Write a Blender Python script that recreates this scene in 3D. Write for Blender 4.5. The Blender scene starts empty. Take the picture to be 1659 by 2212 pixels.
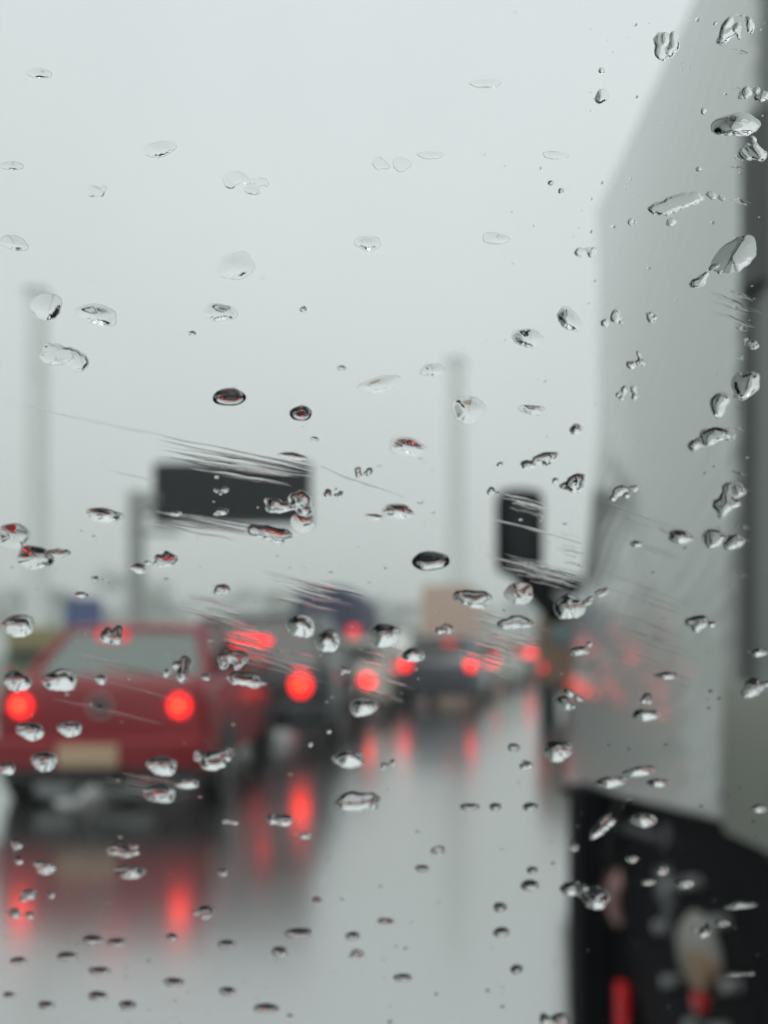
import bpy, bmesh, math, random
from mathutils import Vector, Matrix, noise
R = math.radians
S = bpy.context.scene
COL = S.collection

# ------------------------------------------------------------------ camera
F, CX, HY, EYE = 1600.0, 829.5, 1400.0, 1.25      # focal length and horizon in units of a 1659 x 2212 picture
cam_d = bpy.data.cameras.new('camera')
cam = bpy.data.objects.new('camera', cam_d); COL.objects.link(cam)
cam.location = (0, 0, EYE); cam.rotation_euler = (R(90), 0, 0)
cam_d.sensor_fit = 'VERTICAL'; cam_d.sensor_height = 36; cam_d.lens = 36 * F / 2212
cam_d.shift_y = (HY - 1106) / 2212
cam_d.clip_start = 0.01; cam_d.clip_end = 4000
cam_d.dof.use_dof = True
cam_d.dof.focus_distance = 0.0945
cam_d.dof.aperture_fstop = 11.5
S.camera = cam

# ------------------------------------------------------------------ sky, sun, exposure
w = bpy.data.worlds.new('World'); S.world = w; w.use_nodes = True
nt = w.node_tree; nt.nodes.clear()
sky = nt.nodes.new('ShaderNodeTexSky'); sky.sky_type = 'NISHITA'; sky.sun_disc = False
sky.sun_elevation = R(50); sky.sun_rotation = R(200); sky.dust_density = 6
hs = nt.nodes.new('ShaderNodeHueSaturation'); hs.inputs['Saturation'].default_value = 0.08
nt.links.new(sky.outputs[0], hs.inputs['Color'])
tc = nt.nodes.new('ShaderNodeTexCoord'); sp = nt.nodes.new('ShaderNodeSeparateXYZ')
nt.links.new(tc.outputs['Generated'], sp.inputs[0])
cr = nt.nodes.new('ShaderNodeValToRGB')
cr.color_ramp.elements[0].position = 0.0; cr.color_ramp.elements[0].color = (.585, .64, .625, 1)
cr.color_ramp.elements[1].position = 0.75; cr.color_ramp.elements[1].color = (.80, .865, .88, 1)
nt.links.new(sp.outputs[2], cr.inputs[0])
cl = nt.nodes.new('ShaderNodeTexNoise'); cl.inputs['Scale'].default_value = 1.6; cl.inputs['Detail'].default_value = 3
nt.links.new(tc.outputs['Generated'], cl.inputs['Vector'])
mr = nt.nodes.new('ShaderNodeMapRange')
mr.inputs[1].default_value = .3; mr.inputs[2].default_value = .7; mr.inputs[3].default_value = 9.6; mr.inputs[4].default_value = 10.6
nt.links.new(cl.outputs[0], mr.inputs[0])
sc_ = nt.nodes.new('ShaderNodeVectorMath'); sc_.operation = 'SCALE'
nt.links.new(cr.outputs[0], sc_.inputs[0]); nt.links.new(mr.outputs[0], sc_.inputs['Scale'])
mx = nt.nodes.new('ShaderNodeMixRGB'); mx.inputs[0].default_value = .93
nt.links.new(hs.outputs[0], mx.inputs[1]); nt.links.new(sc_.outputs[0], mx.inputs[2])
bg = nt.nodes.new('ShaderNodeBackground'); bg.inputs[1].default_value = .1
nt.links.new(mx.outputs[0], bg.inputs[0])
wo = nt.nodes.new('ShaderNodeOutputWorld'); nt.links.new(bg.outputs[0], wo.inputs[0])
sd = bpy.data.lights.new('sun', 'SUN'); sd.energy = .5; sd.angle = R(25); sd.color = (1, .97, .93)
sun = bpy.data.objects.new('sun', sd); COL.objects.link(sun); sun.rotation_euler = (R(40), 0, R(-20))
vs = S.view_settings; vs.view_transform = 'Standard'; vs.look = 'None'; vs.exposure = 0; vs.gamma = 1; vs.use_curve_mapping = False
S.render.engine = 'CYCLES'
cy = S.cycles
cy.use_denoising = True
cy.max_bounces = 14; cy.diffuse_bounces = 3; cy.glossy_bounces = 4; cy.transmission_bounces = 10
cy.transparent_max_bounces = 24; cy.volume_bounces = 4
cy.caustics_reflective = False; cy.caustics_refractive = True
cy.sample_clamp_indirect = 6

# ------------------------------------------------------------------ helpers
def P(x, y, D):
    return Vector(((x - CX) / F * D, D, EYE - (y - HY) / F * D))
def mat(name, col, rough=.5, metal=0., spec=.5, coat=0., bump=None, ior=1.5, var=None):
    m = bpy.data.materials.new(name); m.use_nodes = True
    n = m.node_tree; b = n.nodes['Principled BSDF']
    b.inputs['Base Color'].default_value = (*col, 1); b.inputs['Roughness'].default_value = rough
    b.inputs['Metallic'].default_value = metal; b.inputs['IOR'].default_value = ior
    b.inputs['Coat Weight'].default_value = coat; b.inputs['Coat Roughness'].default_value = .04
    if var:                                          # (scale, amount): soft dirt in the colour
        t = n.nodes.new('ShaderNodeTexCoord'); z = n.nodes.new('ShaderNodeTexNoise')
        z.inputs['Scale'].default_value = var[0]; z.inputs['Detail'].default_value = 5
        n.links.new(t.outputs['Object'], z.inputs['Vector'])
        c = n.nodes.new('ShaderNodeMixRGB'); c.inputs[1].default_value = (*[v * (1 - var[1]) for v in col], 1)
        c.inputs[2].default_value = (*[min(1, v * (1 + var[1])) for v in col], 1)
        n.links.new(z.outputs[0], c.inputs[0]); n.links.new(c.outputs[0], b.inputs['Base Color'])
    if bump:                                         # (scale, strength, distance)
        t = n.nodes.new('ShaderNodeTexCoord'); z = n.nodes.new('ShaderNodeTexNoise')
        z.inputs['Scale'].default_value = bump[0]; z.inputs['Detail'].default_value = 3
        u = n.nodes.new('ShaderNodeBump'); u.inputs['Strength'].default_value = bump[1]; u.inputs['Distance'].default_value = bump[2]
        n.links.new(t.outputs['Object'], z.inputs['Vector']); n.links.new(z.outputs[0], u.inputs['Height'])
        n.links.new(u.outputs[0], b.inputs['Normal'])
    return m
def emis(name, col, s):
    m = bpy.data.materials.new(name); m.use_nodes = True
    b = m.node_tree.nodes['Principled BSDF']
    b.inputs['Base Color'].default_value = (.3, .01, .01, 1); b.inputs['Roughness'].default_value = .15
    b.inputs['Emission Color'].default_value = (*col, 1); b.inputs['Emission Strength'].default_value = s
    return m

class MB:
    """collects shapes in one bmesh and links them as ONE object"""
    def __init__(s): s.bm = bmesh.new()
    def box(s, c, d, rot=None, bev=0.0):
        r = bmesh.ops.create_cube(s.bm, size=1.0)
        M = Matrix.Translation(c) @ (rot.to_4x4() if rot else Matrix.Identity(4)) @ Matrix.Diagonal((*d, 1))
        bmesh.ops.transform(s.bm, matrix=M, verts=r['verts'])
        if bev:
            es = list({e for v in r['verts'] for e in v.link_edges})
            bmesh.ops.bevel(s.bm, geom=es, offset=bev, segments=2, affect='EDGES', profile=.6)
        return s
    def ring_loft(s, rings, cap=True, closed=True):
        vv = [[s.bm.verts.new(p) for p in r] for r in rings]
        n = len(vv[0])
        for a, b in zip(vv, vv[1:]):
            for i in range(n if closed else n - 1):
                j = (i + 1) % n
                s.bm.faces.new((a[i], a[j], b[j], b[i]))
        if cap:
            s.bm.faces.new(vv[0][::-1]); s.bm.faces.new(vv[-1])
        return s
    def tube(s, a, b, r1, r2=None, seg=14, pts=None):
        r2 = r1 if r2 is None else r2
        a, b = Vector(a), Vector(b); d = (b - a).normalized()
        u = d.orthogonal().normalized(); v = d.cross(u)
        ring = lambda c, r: [c + (u * math.cos(t) + v * math.sin(t)) * r for t in [2 * math.pi * k / seg for k in range(seg)]]
        return s.ring_loft([ring(a, r1), ring(b, r2)])
    def lathe(s, c, axis, prof, seg=28):             # prof: (radius, offset along the axis)
        c = Vector(c); d = Vector(axis).normalized(); u = d.orthogonal().normalized(); v = d.cross(u)
        rings = [[c + d * o + (u * math.cos(t) + v * math.sin(t)) * max(r, 1e-4) for t in [2 * math.pi * k / seg for k in range(seg)]] for r, o in prof]
        return s.ring_loft(rings)
    def quad(s, *pts):
        s.bm.faces.new([s.bm.verts.new(p) for p in pts]); return s
    def slab(s, pts, t):                             # polygon made t thick along its normal
        pts = [Vector(p) for p in pts]
        n = (pts[1] - pts[0]).cross(pts[2] - pts[0]).normalized() * t
        return s.ring_loft([pts, [p - n for p in pts]])
    def build(s, name, m, parent=None, smooth=True, loc=None):
        bmesh.ops.recalc_face_normals(s.bm, faces=s.bm.faces)
        me = bpy.data.meshes.new(name); s.bm.to_mesh(me); s.bm.free()
        if m: me.materials.append(m)
        if smooth:
            me.polygons.foreach_set('use_smooth', [True] * len(me.polygons))
            me.set_sharp_from_angle(angle=R(38))
        o = bpy.data.objects.new(name, me); COL.objects.link(o)
        if parent: o.parent = parent
        if loc is not None: o.location = loc
        return o
def tag(o, label=None, cat=None, group=None, kind=None):
    if label: o['label'] = label
    if cat: o['category'] = cat
    if group: o['group'] = group
    if kind: o['kind'] = kind
    return o
def thing(name, label, cat, loc=(0, 0, 0), yaw=0, group=None):   # yaw > 0 turns to the right
    o = bpy.data.objects.new(name, None); COL.objects.link(o); o.empty_display_size = .2
    o.location = loc; o.rotation_euler = (0, 0, -R(yaw))
    return tag(o, label, cat, group)
def copy_tree(o, parent=None):
    c = o.copy(); COL.objects.link(c); c.parent = parent
    for ch in list(o.children): copy_tree(ch, c)
    return c

# ------------------------------------------------------------------ materials
M = {}
M['rubber'] = mat('rubber', (.018, .018, .02), .55)
M['black'] = mat('black plastic', (.014, .015, .018), .4)
M['steel'] = mat('painted steel', (.33, .35, .35), .35, .3)
M['rim'] = mat('rim', (.45, .46, .47), .3, .7)
M['chrome'] = mat('chrome', (.7, .7, .7), .15, 1)
M['seat'] = mat('seat cloth', (.05, .05, .055), .8)
M['lamp'] = emis('brake lamp', (1, .012, .012), 4.0)
M['lamp_hot'] = emis('brake lamp bulb', (1, .10, .01), 7.0)
M['lamp_far'] = emis('far brake lamp', (1, .05, .06), 3.4)
M['lamp_dim'] = emis('dim lamp', (1, .03, .05), 1.1)
M['lamp_off'] = mat('unlit lamp', (.16, .01, .012), .1)
M['plate'] = mat('number plate', (.62, .45, .30), .5)
M['ink'] = mat('plate ink', (.03, .03, .03), .6)
def clear_glass(name, tint, refl=1.5):
    m = bpy.data.materials.new(name); m.use_nodes = True; n = m.node_tree; n.nodes.clear()
    t = n.nodes.new('ShaderNodeBsdfTransparent'); t.inputs[0].default_value = (*tint, 1)
    g = n.nodes.new('ShaderNodeBsdfGlossy'); g.inputs['Roughness'].default_value = .03
    f = n.nodes.new('ShaderNodeFresnel'); f.inputs[0].default_value = refl
    x = n.nodes.new('ShaderNodeMixShader'); o = n.nodes.new('ShaderNodeOutputMaterial')
    n.links.new(f.outputs[0], x.inputs[0]); n.links.new(t.outputs[0], x.inputs[1]); n.links.new(g.outputs[0], x.inputs[2]); n.links.new(x.outputs[0], o.inputs[0])
    return m
M['window'] = clear_glass('car window', (.80, .86, .84), 1.9)
mm_ = clear_glass('misted window', (.80, .86, .84), 1.7); n = mm_.node_tree
df = n.nodes.new('ShaderNodeBsdfDiffuse'); df.inputs[0].default_value = (.62, .70, .67, 1); x2 = n.nodes.new('ShaderNodeMixShader'); x2.inputs[0].default_value = .28
ou = n.nodes['Material Output']; src = ou.inputs[0].links[0].from_socket
n.links.new(src, x2.inputs[1]); n.links.new(df.outputs[0], x2.inputs[2]); n.links.new(x2.outputs[0], ou.inputs[0])
M['misted'] = mm_
M['tinted'] = clear_glass('tinted window', (.16, .18, .18), 1.6)
M['lorry_black'] = mat('lorry underside black', (.005, .006, .008), .6, ior=1.2)
M['mirror'] = mat('mirror glass', (.8, .8, .8), .03, 1)

# ------------------------------------------------------------------ ground and road
def wet_road():
    m = bpy.data.materials.new('wet concrete road'); m.use_nodes = True; n = m.node_tree; b = n.nodes['Principled BSDF']
    t = n.nodes.new('ShaderNodeTexCoord')
    z = n.nodes.new('ShaderNodeTexNoise'); z.inputs['Scale'].default_value = .55; z.inputs['Detail'].default_value = 6
    z2 = n.nodes.new('ShaderNodeTexNoise'); z2.inputs['Scale'].default_value = 14; z2.inputs['Detail'].default_value = 4
    mp = n.nodes.new('ShaderNodeMapping'); mp.inputs['Scale'].default_value = (.35, 1.6, 1)     # ripples of run-off lying across the lane
    n.links.new(t.outputs['Object'], mp.inputs[0]); n.links.new(mp.outputs[0], z2.inputs['Vector']); n.links.new(t.outputs['Object'], z.inputs['Vector'])
    c = n.nodes.new('ShaderNodeValToRGB')
    c.color_ramp.elements[0].position = .3; c.color_ramp.elements[0].color = (.022, .025, .025, 1)
    c.color_ramp.elements[1].position = .72; c.color_ramp.elements[1].color = (.045, .05, .05, 1)
    n.links.new(z.outputs[0], c.inputs[0]); n.links.new(c.outputs[0], b.inputs['Base Color'])
    r = n.nodes.new('ShaderNodeMapRange'); r.inputs[3].default_value = .15; r.inputs[4].default_value = .24
    n.links.new(z.outputs[0], r.inputs[0]); n.links.new(r.outputs[0], b.inputs['Roughness'])
    u = n.nodes.new('ShaderNodeBump'); u.inputs['Strength'].default_value = .28; u.inputs['Distance'].default_value = .006
    n.links.new(z2.outputs[0], u.inputs['Height']); n.links.new(u.outputs[0], b.inputs['Normal'])
    b.inputs['IOR'].default_value = 7.5
    b.inputs['Coat Weight'].default_value = 1; b.inputs['Coat Roughness'].default_value = .15; b.inputs['Coat IOR'].default_value = 1.55
    return m
g = MB(); g.quad((-900, -60, 0), (900, -60, 0), (900, 1500, 0), (-900, 1500, 0))
tag(g.build('ground', mat('wet verge', (.13, .15, .12), .45, var=(.2, .3)), smooth=False), kind='structure')
def road_centre(s):
    x, y, h = -2.0, -14.0, 0.0
    for k in range(int(s * 2)):
        h = R(23) * min(1, max(0, (y - 2) / 22)) if y < 70 else R(23)
        x += math.sin(h) * .5; y += math.cos(h) * .5
    return x, y, h
rings = []
for k in range(0, 90):
    x, y, h = road_centre(k * 4)
    rings.append([Vector((x - math.cos(h) * 5.8, y + math.sin(h) * 5.8, .004)), Vector((x + math.cos(h) * 11, y - math.sin(h) * 11, .004))])
rd = MB(); vv = [[rd.bm.verts.new(p) for p in r] for r in rings]
for a, b in zip(vv, vv[1:]): rd.bm.faces.new((a[0], a[1], b[1], b[0]))
tag(rd.build('road', wet_road(), smooth=False), kind='structure')
kb = MB()
for side, off in ((-1, 5.95), (1, 11.15)):
    rr = []
    for k in range(0, 88):
        x, y, h = road_centre(k * 4); n = Vector((math.cos(h), -math.sin(h), 0)) * side; c = Vector((x, y, 0)) + n * off
        rr.append([c - n * .14 + Vector((0, 0, -.02)), c + n * .14 + Vector((0, 0, -.02)), c + n * .14 + Vector((0, 0, .13)), c - n * .14 + Vector((0, 0, .13))])
    kb.ring_loft(rr)
tag(kb.build('kerb', mat('kerb concrete', (.3, .31, .3), .5)), kind='structure')

# ------------------------------------------------------------------ cars
def disc_lamp(parent, c, r, m_lens, m_hot, sq=1.0, name='tail_lamp'):
    b = MB(); b.lathe((0, 0, 0), (0, -1, 0), [(r * .9, -.03), (r, 0), (r * .93, .018), (r * .5, .03), (.001, .034)])
    o = b.build(name, m_lens, parent, loc=c); o.scale = (1, 1, sq)
    if m_hot:
        b = MB(); b.lathe((0, 0, 0), (0, -1, 0), [(r * .27, .03), (r * .24, .042), (.001, .048)], 16)
        b.build('bulb', m_hot, o)
    return o
def wheel(parent, x, y, r, wd, side):
    b = MB(); b.lathe((0, 0, 0), (side, 0, 0), [(r * .62, -wd / 2), (r * .94, -wd / 2), (r, -wd * .3), (r, wd * .3), (r * .94, wd / 2), (r * .62, wd / 2)])
    t = b.build('wheel', M['rubber'], parent, loc=(x, y, r))
    b = MB(); b.lathe((0, 0, 0), (side, 0, 0), [(r * .62, -wd * .3), (r * .62, wd * .46), (r * .5, wd * .42), (r * .2, wd * .5), (.001, wd * .52)])
    for k in range(5):
        a = 2 * math.pi * k / 5
        b.box((side * wd * .47, math.cos(a) * r * .36, math.sin(a) * r * .36), (.02, .05, .05))
    b.build('rim', M['rim'], t)
def car(label, loc, yaw, paint, L=3.9, W=1.68, H=1.48, belt=.98, boot=0., name='car', lamps=(.56, .80, .085), lamp_m='lamp', hot=True,
        high=None, plate=True, off=None, rear='window', group='cars queueing in the rain', cat='car', emblem=False, lamp_sq=1.1):
    t = thing(name, label, cat, loc, yaw, group)
    hw = W / 2
    st = [(0, .36, belt - .10, .90), (.05, .30, belt - .03, .965), (.22, .26, belt, 1.), (.30 * L, .24, belt + .01, 1.), (.62 * L, .24, belt - .02, 1.),
          (.70 * L, .24, belt - .06, .99), (.90 * L, .26, belt - .22, .97), (.97 * L, .30, belt - .32, .92), (L, .36, belt - .42, .82)]
    if boot: st.insert(3, (boot, .25, belt - .01, 1.))
    rings = []
    for y, zb, zt, k in st:
        h = hw * k; q = zt - zb
        half = [(.80, zb), (.95, zb + .05), (1., zb + .32 * q), (.985, zb + .68 * q), (.95, zt - .07), (.88, zt - .015), (.78, zt)]
        rings.append([(h * a, y, z) for a, z in half] + [(-h * a, y, z) for a, z in half[::-1]])
    b = MB(); b.ring_loft(rings); b.build('body', paint, t)
    # roof, pillars, panes
    yr0, yr1 = (boot if boot else .10), (boot + .42 if boot else .42)
    yf0, yf1 = .69 * L, .50 * L
    wb, wt = hw * .86, hw * .68
    zb, zt = belt - .03, H - .045
    b = MB(); rr = []
    for y, k, dz in ((yr1 - .06, .92, -.035), (yr1 + .06, 1., 0), ((yr1 + yf1) / 2, 1.02, .02), (yf1 - .08, 1., 0), (yf1 + .05, .93, -.03)):
        z = H + dz; a = wt * k
        rr.append([(-a, y, z - .07), (-a * .97, y, z - .025), (-a * .7, y, z), (a * .7, y, z), (a * .97, y, z - .025), (a, y, z - .07)])
    b.ring_loft(rr); b.build('roof', paint, t)
    for s in (-1, 1):
        for (y0, y1, r) in ((yr0, yr1, .055), ((yr0 + yf0) / 2 - .1, (yr1 + yf1) / 2, .035), (yf0, yf1, .035)):
            b = MB(); b.tube((s * wb, y0, zb), (s * wt * .95, y1, zt), r, r * .8, 10); b.build('pillar', paint, t)
        b = MB(); b.slab([(s * wb * 1.0, yr0 + .06, zb), (s * wb * 1.0, yf0 - .05, zb), (s * wt * .98, yf1 - .04, zt), (s * wt * .98, yr1 + .05, zt)], .006); b.build('side_window', M['tinted' if rear == 'tinted' else 'window'], t, smooth=False)
    b = MB(); b.slab([(-wb * .96, yr0 - .015, zb), (wb * .96, yr0 - .015, zb), (wt * .92, yr1 - .03, zt), (-wt * .92, yr1 - .03, zt)], .006); b.build('rear_window', M[rear], t, smooth=False)
    b = MB(); b.slab([(-wb * .96, yf0 + .01, zb), (wb * .96, yf0 + .01, zb), (wt * .92, yf1 + .03, zt), (-wt * .92, yf1 + .03, zt)], .006); b.build('windscreen', M['tinted' if rear == 'tinted' else 'window'], t, smooth=False)
    for y in (.27 * L, .50 * L):
        for s in (-1, 1):
            b = MB(); b.box((s * hw * .42, y, .82), (.44, .14, .5), bev=.04); b.box((s * hw * .42, y - .03, 1.14), (.26, .09, .17), bev=.03)
            b.build('seat', M['seat'], t)
    b = MB()
    rr = []
    for y, k, a0, a1 in ((-.09, .88, .34, .52), (-.06, .95, .31, .55), (.12, 1.005, .29, .55)):
        rr.append([(-hw * k, y, a0), (hw * k, y, a0), (hw * k, y, a1), (-hw * k, y, a1)])
    b.ring_loft(rr); bp = b.build('bumper', paint, t)
    b = MB(); b.box((0, .02, .27), (W * .86, .16, .10), bev=.02); b.build('valance', M['black'], bp)
    for s in (-1, 1):
        for y in (.17 * L, .81 * L):
            b = MB(); b.lathe((s * (hw - .02), y, .30), (s, 0, 0), [(.001, .0), (.36, .0), (.36, .028), (.001, .03)]); b.build('wheel_arch', M['black'], t)
            wheel(t, s * (hw - .07), y, .29, .19, s)
        b = MB(); b.box((s * (hw + .07), .60 * L, belt + .06), (.16, .09, .12), bev=.03); b.build('wing_mirror', paint, t)
        lx, lz, lr = lamps
        disc_lamp(t, (s * lx, -.012 if lz < belt - .08 else yr0 - .03, lz), lr, M['lamp_off' if off == s else lamp_m], M['lamp_hot'] if hot and off != s else None, lamp_sq)
    if plate:
        b = MB(); b.box((0, -.105, .50), (.50, .02, .15), bev=.004); pl = b.build('number_plate', M['plate'], t)
    if high:
        hx, hz, hwid, hm = high
        b = MB(); f_ = (hz - zb) / (zt - zb); b.box((hx, yr0 + (yr1 - yr0) * f_ - .06, hz), (hwid, .05, .075), bev=.02); b.build('high_brake_light', M[hm], t)
    if emblem:
        b = MB(); b.lathe((0, -.004, .80), (0, -1, 0), [(.062, 0), (.085, .0), (.08, .014), (.066, .014), (.062, 0)], 24); b.build('emblem', M['chrome'], t)
    b = MB(); b.box((0, .1, .25), (.34, .5, .12), bev=.03); b.tube((.45, -.02, .22), (.45, .5, .24), .03); b.build('exhaust', M['black'], t)
    return t
red = mat('red car paint', (.26, .006, .014), .42, 0, coat=.12, var=(3, .1))
dark = mat('dark grey car paint', (.030, .036, .042), .2, coat=.7)
beige = mat('beige car paint', (.60, .56, .50), .25, coat=.6)
slate = mat('slate car paint', (.05, .055, .075), .22, coat=.6)
cream = mat('pale car paint', (.52, .55, .47), .25, coat=.6)
c = car('red saloon with lit round brake lamps and tan number plate', (-2.20, 5.75, .004), 0, red, L=3.45, W=1.74, H=1.46, belt=1.03, boot=.42,
        lamps=(.615, .80, .072), high=(-.17, 1.36, .26, 'lamp_dim'), emblem=True, plate=False, rear='misted')
b = MB(); b.box((-.06, -.105, .42), (.46, .02, .17), bev=.004); pl = b.build('number_plate', M['plate'], c)
for x_, w_ in ((-.40, .36), (.17, .44)):
    b = MB(); b.lathe((x_ - w_ / 2, .18, .155), (1, 0, 0), [(.02, 0), (.09, .02), (.115, .09), (.115, w_ - .09), (.09, w_ - .02), (.02, w_)], 20); b.build('under_car_filler', mat('pale silencer', (.75, .80, .80), .5), c)  # pale rounded shapes added to fill the pale patches under the tail
car('dark hatchback with a wide lit brake bar on its rear window, behind the red saloon', (-1.54, 9.35, .004), 6, dark, L=3.6, W=1.8, H=1.70, belt=1.12,
    lamps=(.50, .785, .12), plate=False, high=(-.22, 1.34, .55, 'lamp'), lamp_sq=1.15, off=-1, rear='tinted')
car('low beige hatchback showing one lit round lamp beside the dark hatchback', (-.70, 13.5, .004), 6, beige, L=3.7, W=1.62, H=1.42, belt=.98,
    lamps=(.40, .64, .12), high=(-.16, 1.21, .22, 'lamp_dim'), hot=False, lamp_m='lamp')
car('dark slate hatchback in the middle of the queue, one bright lamp', (1.16, 15.9, .004), 15, slate, L=3.9, W=1.66, H=1.52, belt=1.0,
    lamps=(.72, .89, .1), high=(.2, 1.36, .25, 'lamp_dim'), hot=False, plate=False)
car('pale cream hatchback with two blurred lamps close together', (2.95, 22.5, .004), 22, cream, L=3.6, W=1.5, H=1.5, belt=1.0,
    lamps=(.36, .90, .15), lamp_m='lamp_far', hot=False)
car('grey car far along the queue with one lamp beside the lorry', (5.15, 27.5, .004), 24, mat('grey car paint', (.25, .26, .25), .3, coat=.5), L=3.8, W=1.6, H=1.5, belt=1.0,
    lamps=(.28, .98, .2), lamp_m='lamp_far', hot=False)

car('tall grey car ahead of the beige hatchback with a lamp high on its back', (.2, 21.5, .004), 10, mat('mid grey car paint', (.16, .17, .18), .3, coat=.5), L=3.8, W=1.6, H=1.85, belt=1.15,
    lamps=(.55, .95, .12), lamp_m='lamp_dim', hot=False, high=(-.3, 1.66, .4, 'lamp_far'))
car('small white car beyond the pale cream hatchback', (4.7, 33, .004), 24, mat('white car paint', (.72, .74, .72), .3, coat=.5), L=3.6, W=1.6, H=1.5, belt=1.0,
    lamps=(.5, .98, .18), lamp_m='lamp_far', hot=False)
car('maroon car beyond the farthest grey car, beside the lorry mirror arm', (7.3, 38, .004), 24, mat('maroon car paint', (.16, .03, .035), .3, coat=.5), L=3.8, W=1.6, H=1.5, belt=1.0,
    lamps=(.5, 1.0, .2), lamp_m='lamp_far', hot=False)

# ------------------------------------------------------------------ other vehicles of the queue and the roadside
def boxy(name, label, cat, loc, yaw, W, L, H, paint, top=None, zbody=.55, cab=True, lamps=None, group='vehicles beyond the queue', round_=.12, win=None):
    t = thing(name, label, cat, loc, yaw, group)
    hw = W / 2; rr = []
    for y, k in ((0, .96), (.08, 1), (L * .6, 1), (L - .08, 1), (L, .97)):
        a = hw * k; r = round_
        rr.append([(-a, y, zbody), (a, y, zbody), (a, y, H - r * 2), (a - r * .35, y, H - r * .7), (a - r * 1.3, y, H), (-a + r * 1.3, y, H), (-a + r * .35, y, H - r * .7), (-a, y, H - r * 2)])
    b = MB(); b.ring_loft(rr); b.build('load_box' if cab else 'body', top or paint, t)
    if cab:
        b = MB(); rr = []
        for y, z in ((L + .05, H * .78), (L + .7, H * .78), (L + 1.3, H * .62), (L + 1.6, H * .45)):
            rr.append([(-hw * .9, y, .5), (hw * .9, y, .5), (hw * .9, y, z - .1), (hw * .8, y, z), (-hw * .8, y, z), (-hw * .9, y, z - .1)])
        b.ring_loft(rr); b.build('cab', paint, t)
    b = MB(); b.box((0, L * .5, zbody - .08), (W * .5, L * .98, .14)); b.build('chassis', M['black'], t)
    for s in (-1, 1):
        for y in (L * .2, L * .85): wheel(t, s * (hw - .13), y, .36, .22, s)
    if win:
        b = MB(); b.box((0, -.012, H - win), (W * .72, .02, win * .8), bev=.004); b.build('rear_window', mat('dark pane', (.10, .16, .16), .1), t)
    b = MB(); b.box((0, -.03, zbody), (W * .94, .08, .14), bev=.02); b.build('bumper', M['black'], t)
    for (x, z, r, mm) in lamps or []: disc_lamp(t, (x, -.02, z), r, M[mm], None)
    b = MB(); b.box((0, -.02, zbody + .32), (.45, .02, .13)); b.build('number_plate', M['plate'], t)
    return t
navy = mat('navy tarpaulin', (.025, .03, .085), .55, var=(4, .4), bump=(6, .5, .03))
boxy('lorry', 'lorry under a rounded navy tarpaulin standing beyond the dark hatchback', 'lorry', (-1.92, 24, 0), 8, 2.3, 4.2, 3.25, mat('lilac grey paint', (.34, .32, .36), .5), navy, round_=.42,
     lamps=[(.95, 1.78, .2, 'lamp_dim'), (1.02, 1.0, .1, 'lamp_far'), (-1.02, 1.0, .1, 'lamp_far')])
boxy('van', 'white van with a teal rear pane between the sign post and navy lorry', 'van', (-4.0, 19, 0), -11, 2.0, 4.4, 2.42, mat('white van paint', (.90, .92, .90), .3, coat=.4), cab=False, win=.62, round_=.2,
     lamps=[(.9, 1.1, .09, 'lamp_dim'), (-.9, 1.1, .09, 'lamp_dim')])
boxy('lorry', 'lorry with a tall peach coloured load box beside the thinner pillar', 'lorry', (2.6, 31, 0), 14, 2.1, 4.6, 3.9, mat('tan paint', (.4, .3, .2), .5), mat('peach panel', (.66, .47, .37), .5), round_=.06,
     lamps=[(.9, 1.0, .11, 'lamp_far'), (-.9, 1.0, .11, 'lamp_far')])
boxy('lorry', 'blue box lorry showing above the roof of the red saloon', 'lorry', (-14.2, 35, 0), -22, 1.65, 4.0, 3.6, mat('blue cab paint', (.06, .10, .25), .4), mat('blue panel', (.03, .07, .24), .5), round_=.1)
boxy('van', 'orange van at the foot of the sign post', 'van', (-8.1, 24.2, 0), -19, 1.2, 3.2, 2.05, mat('orange van paint', (.52, .24, .06), .4, coat=.3), cab=False, win=.5, round_=.2)
boxy('van', 'brown pickup van partly hidden behind the mirror of the near lorry', 'van', (3.58, 13.2, 0), 16, 1.7, 3.6, 2.0, mat('brown van paint', (.17, .10, .06), .45), cab=False, win=.5, round_=.2,
     lamps=[(-.74, .9, .07, 'lamp_dim'), (.74, .9, .07, 'lamp_dim')])
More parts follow.
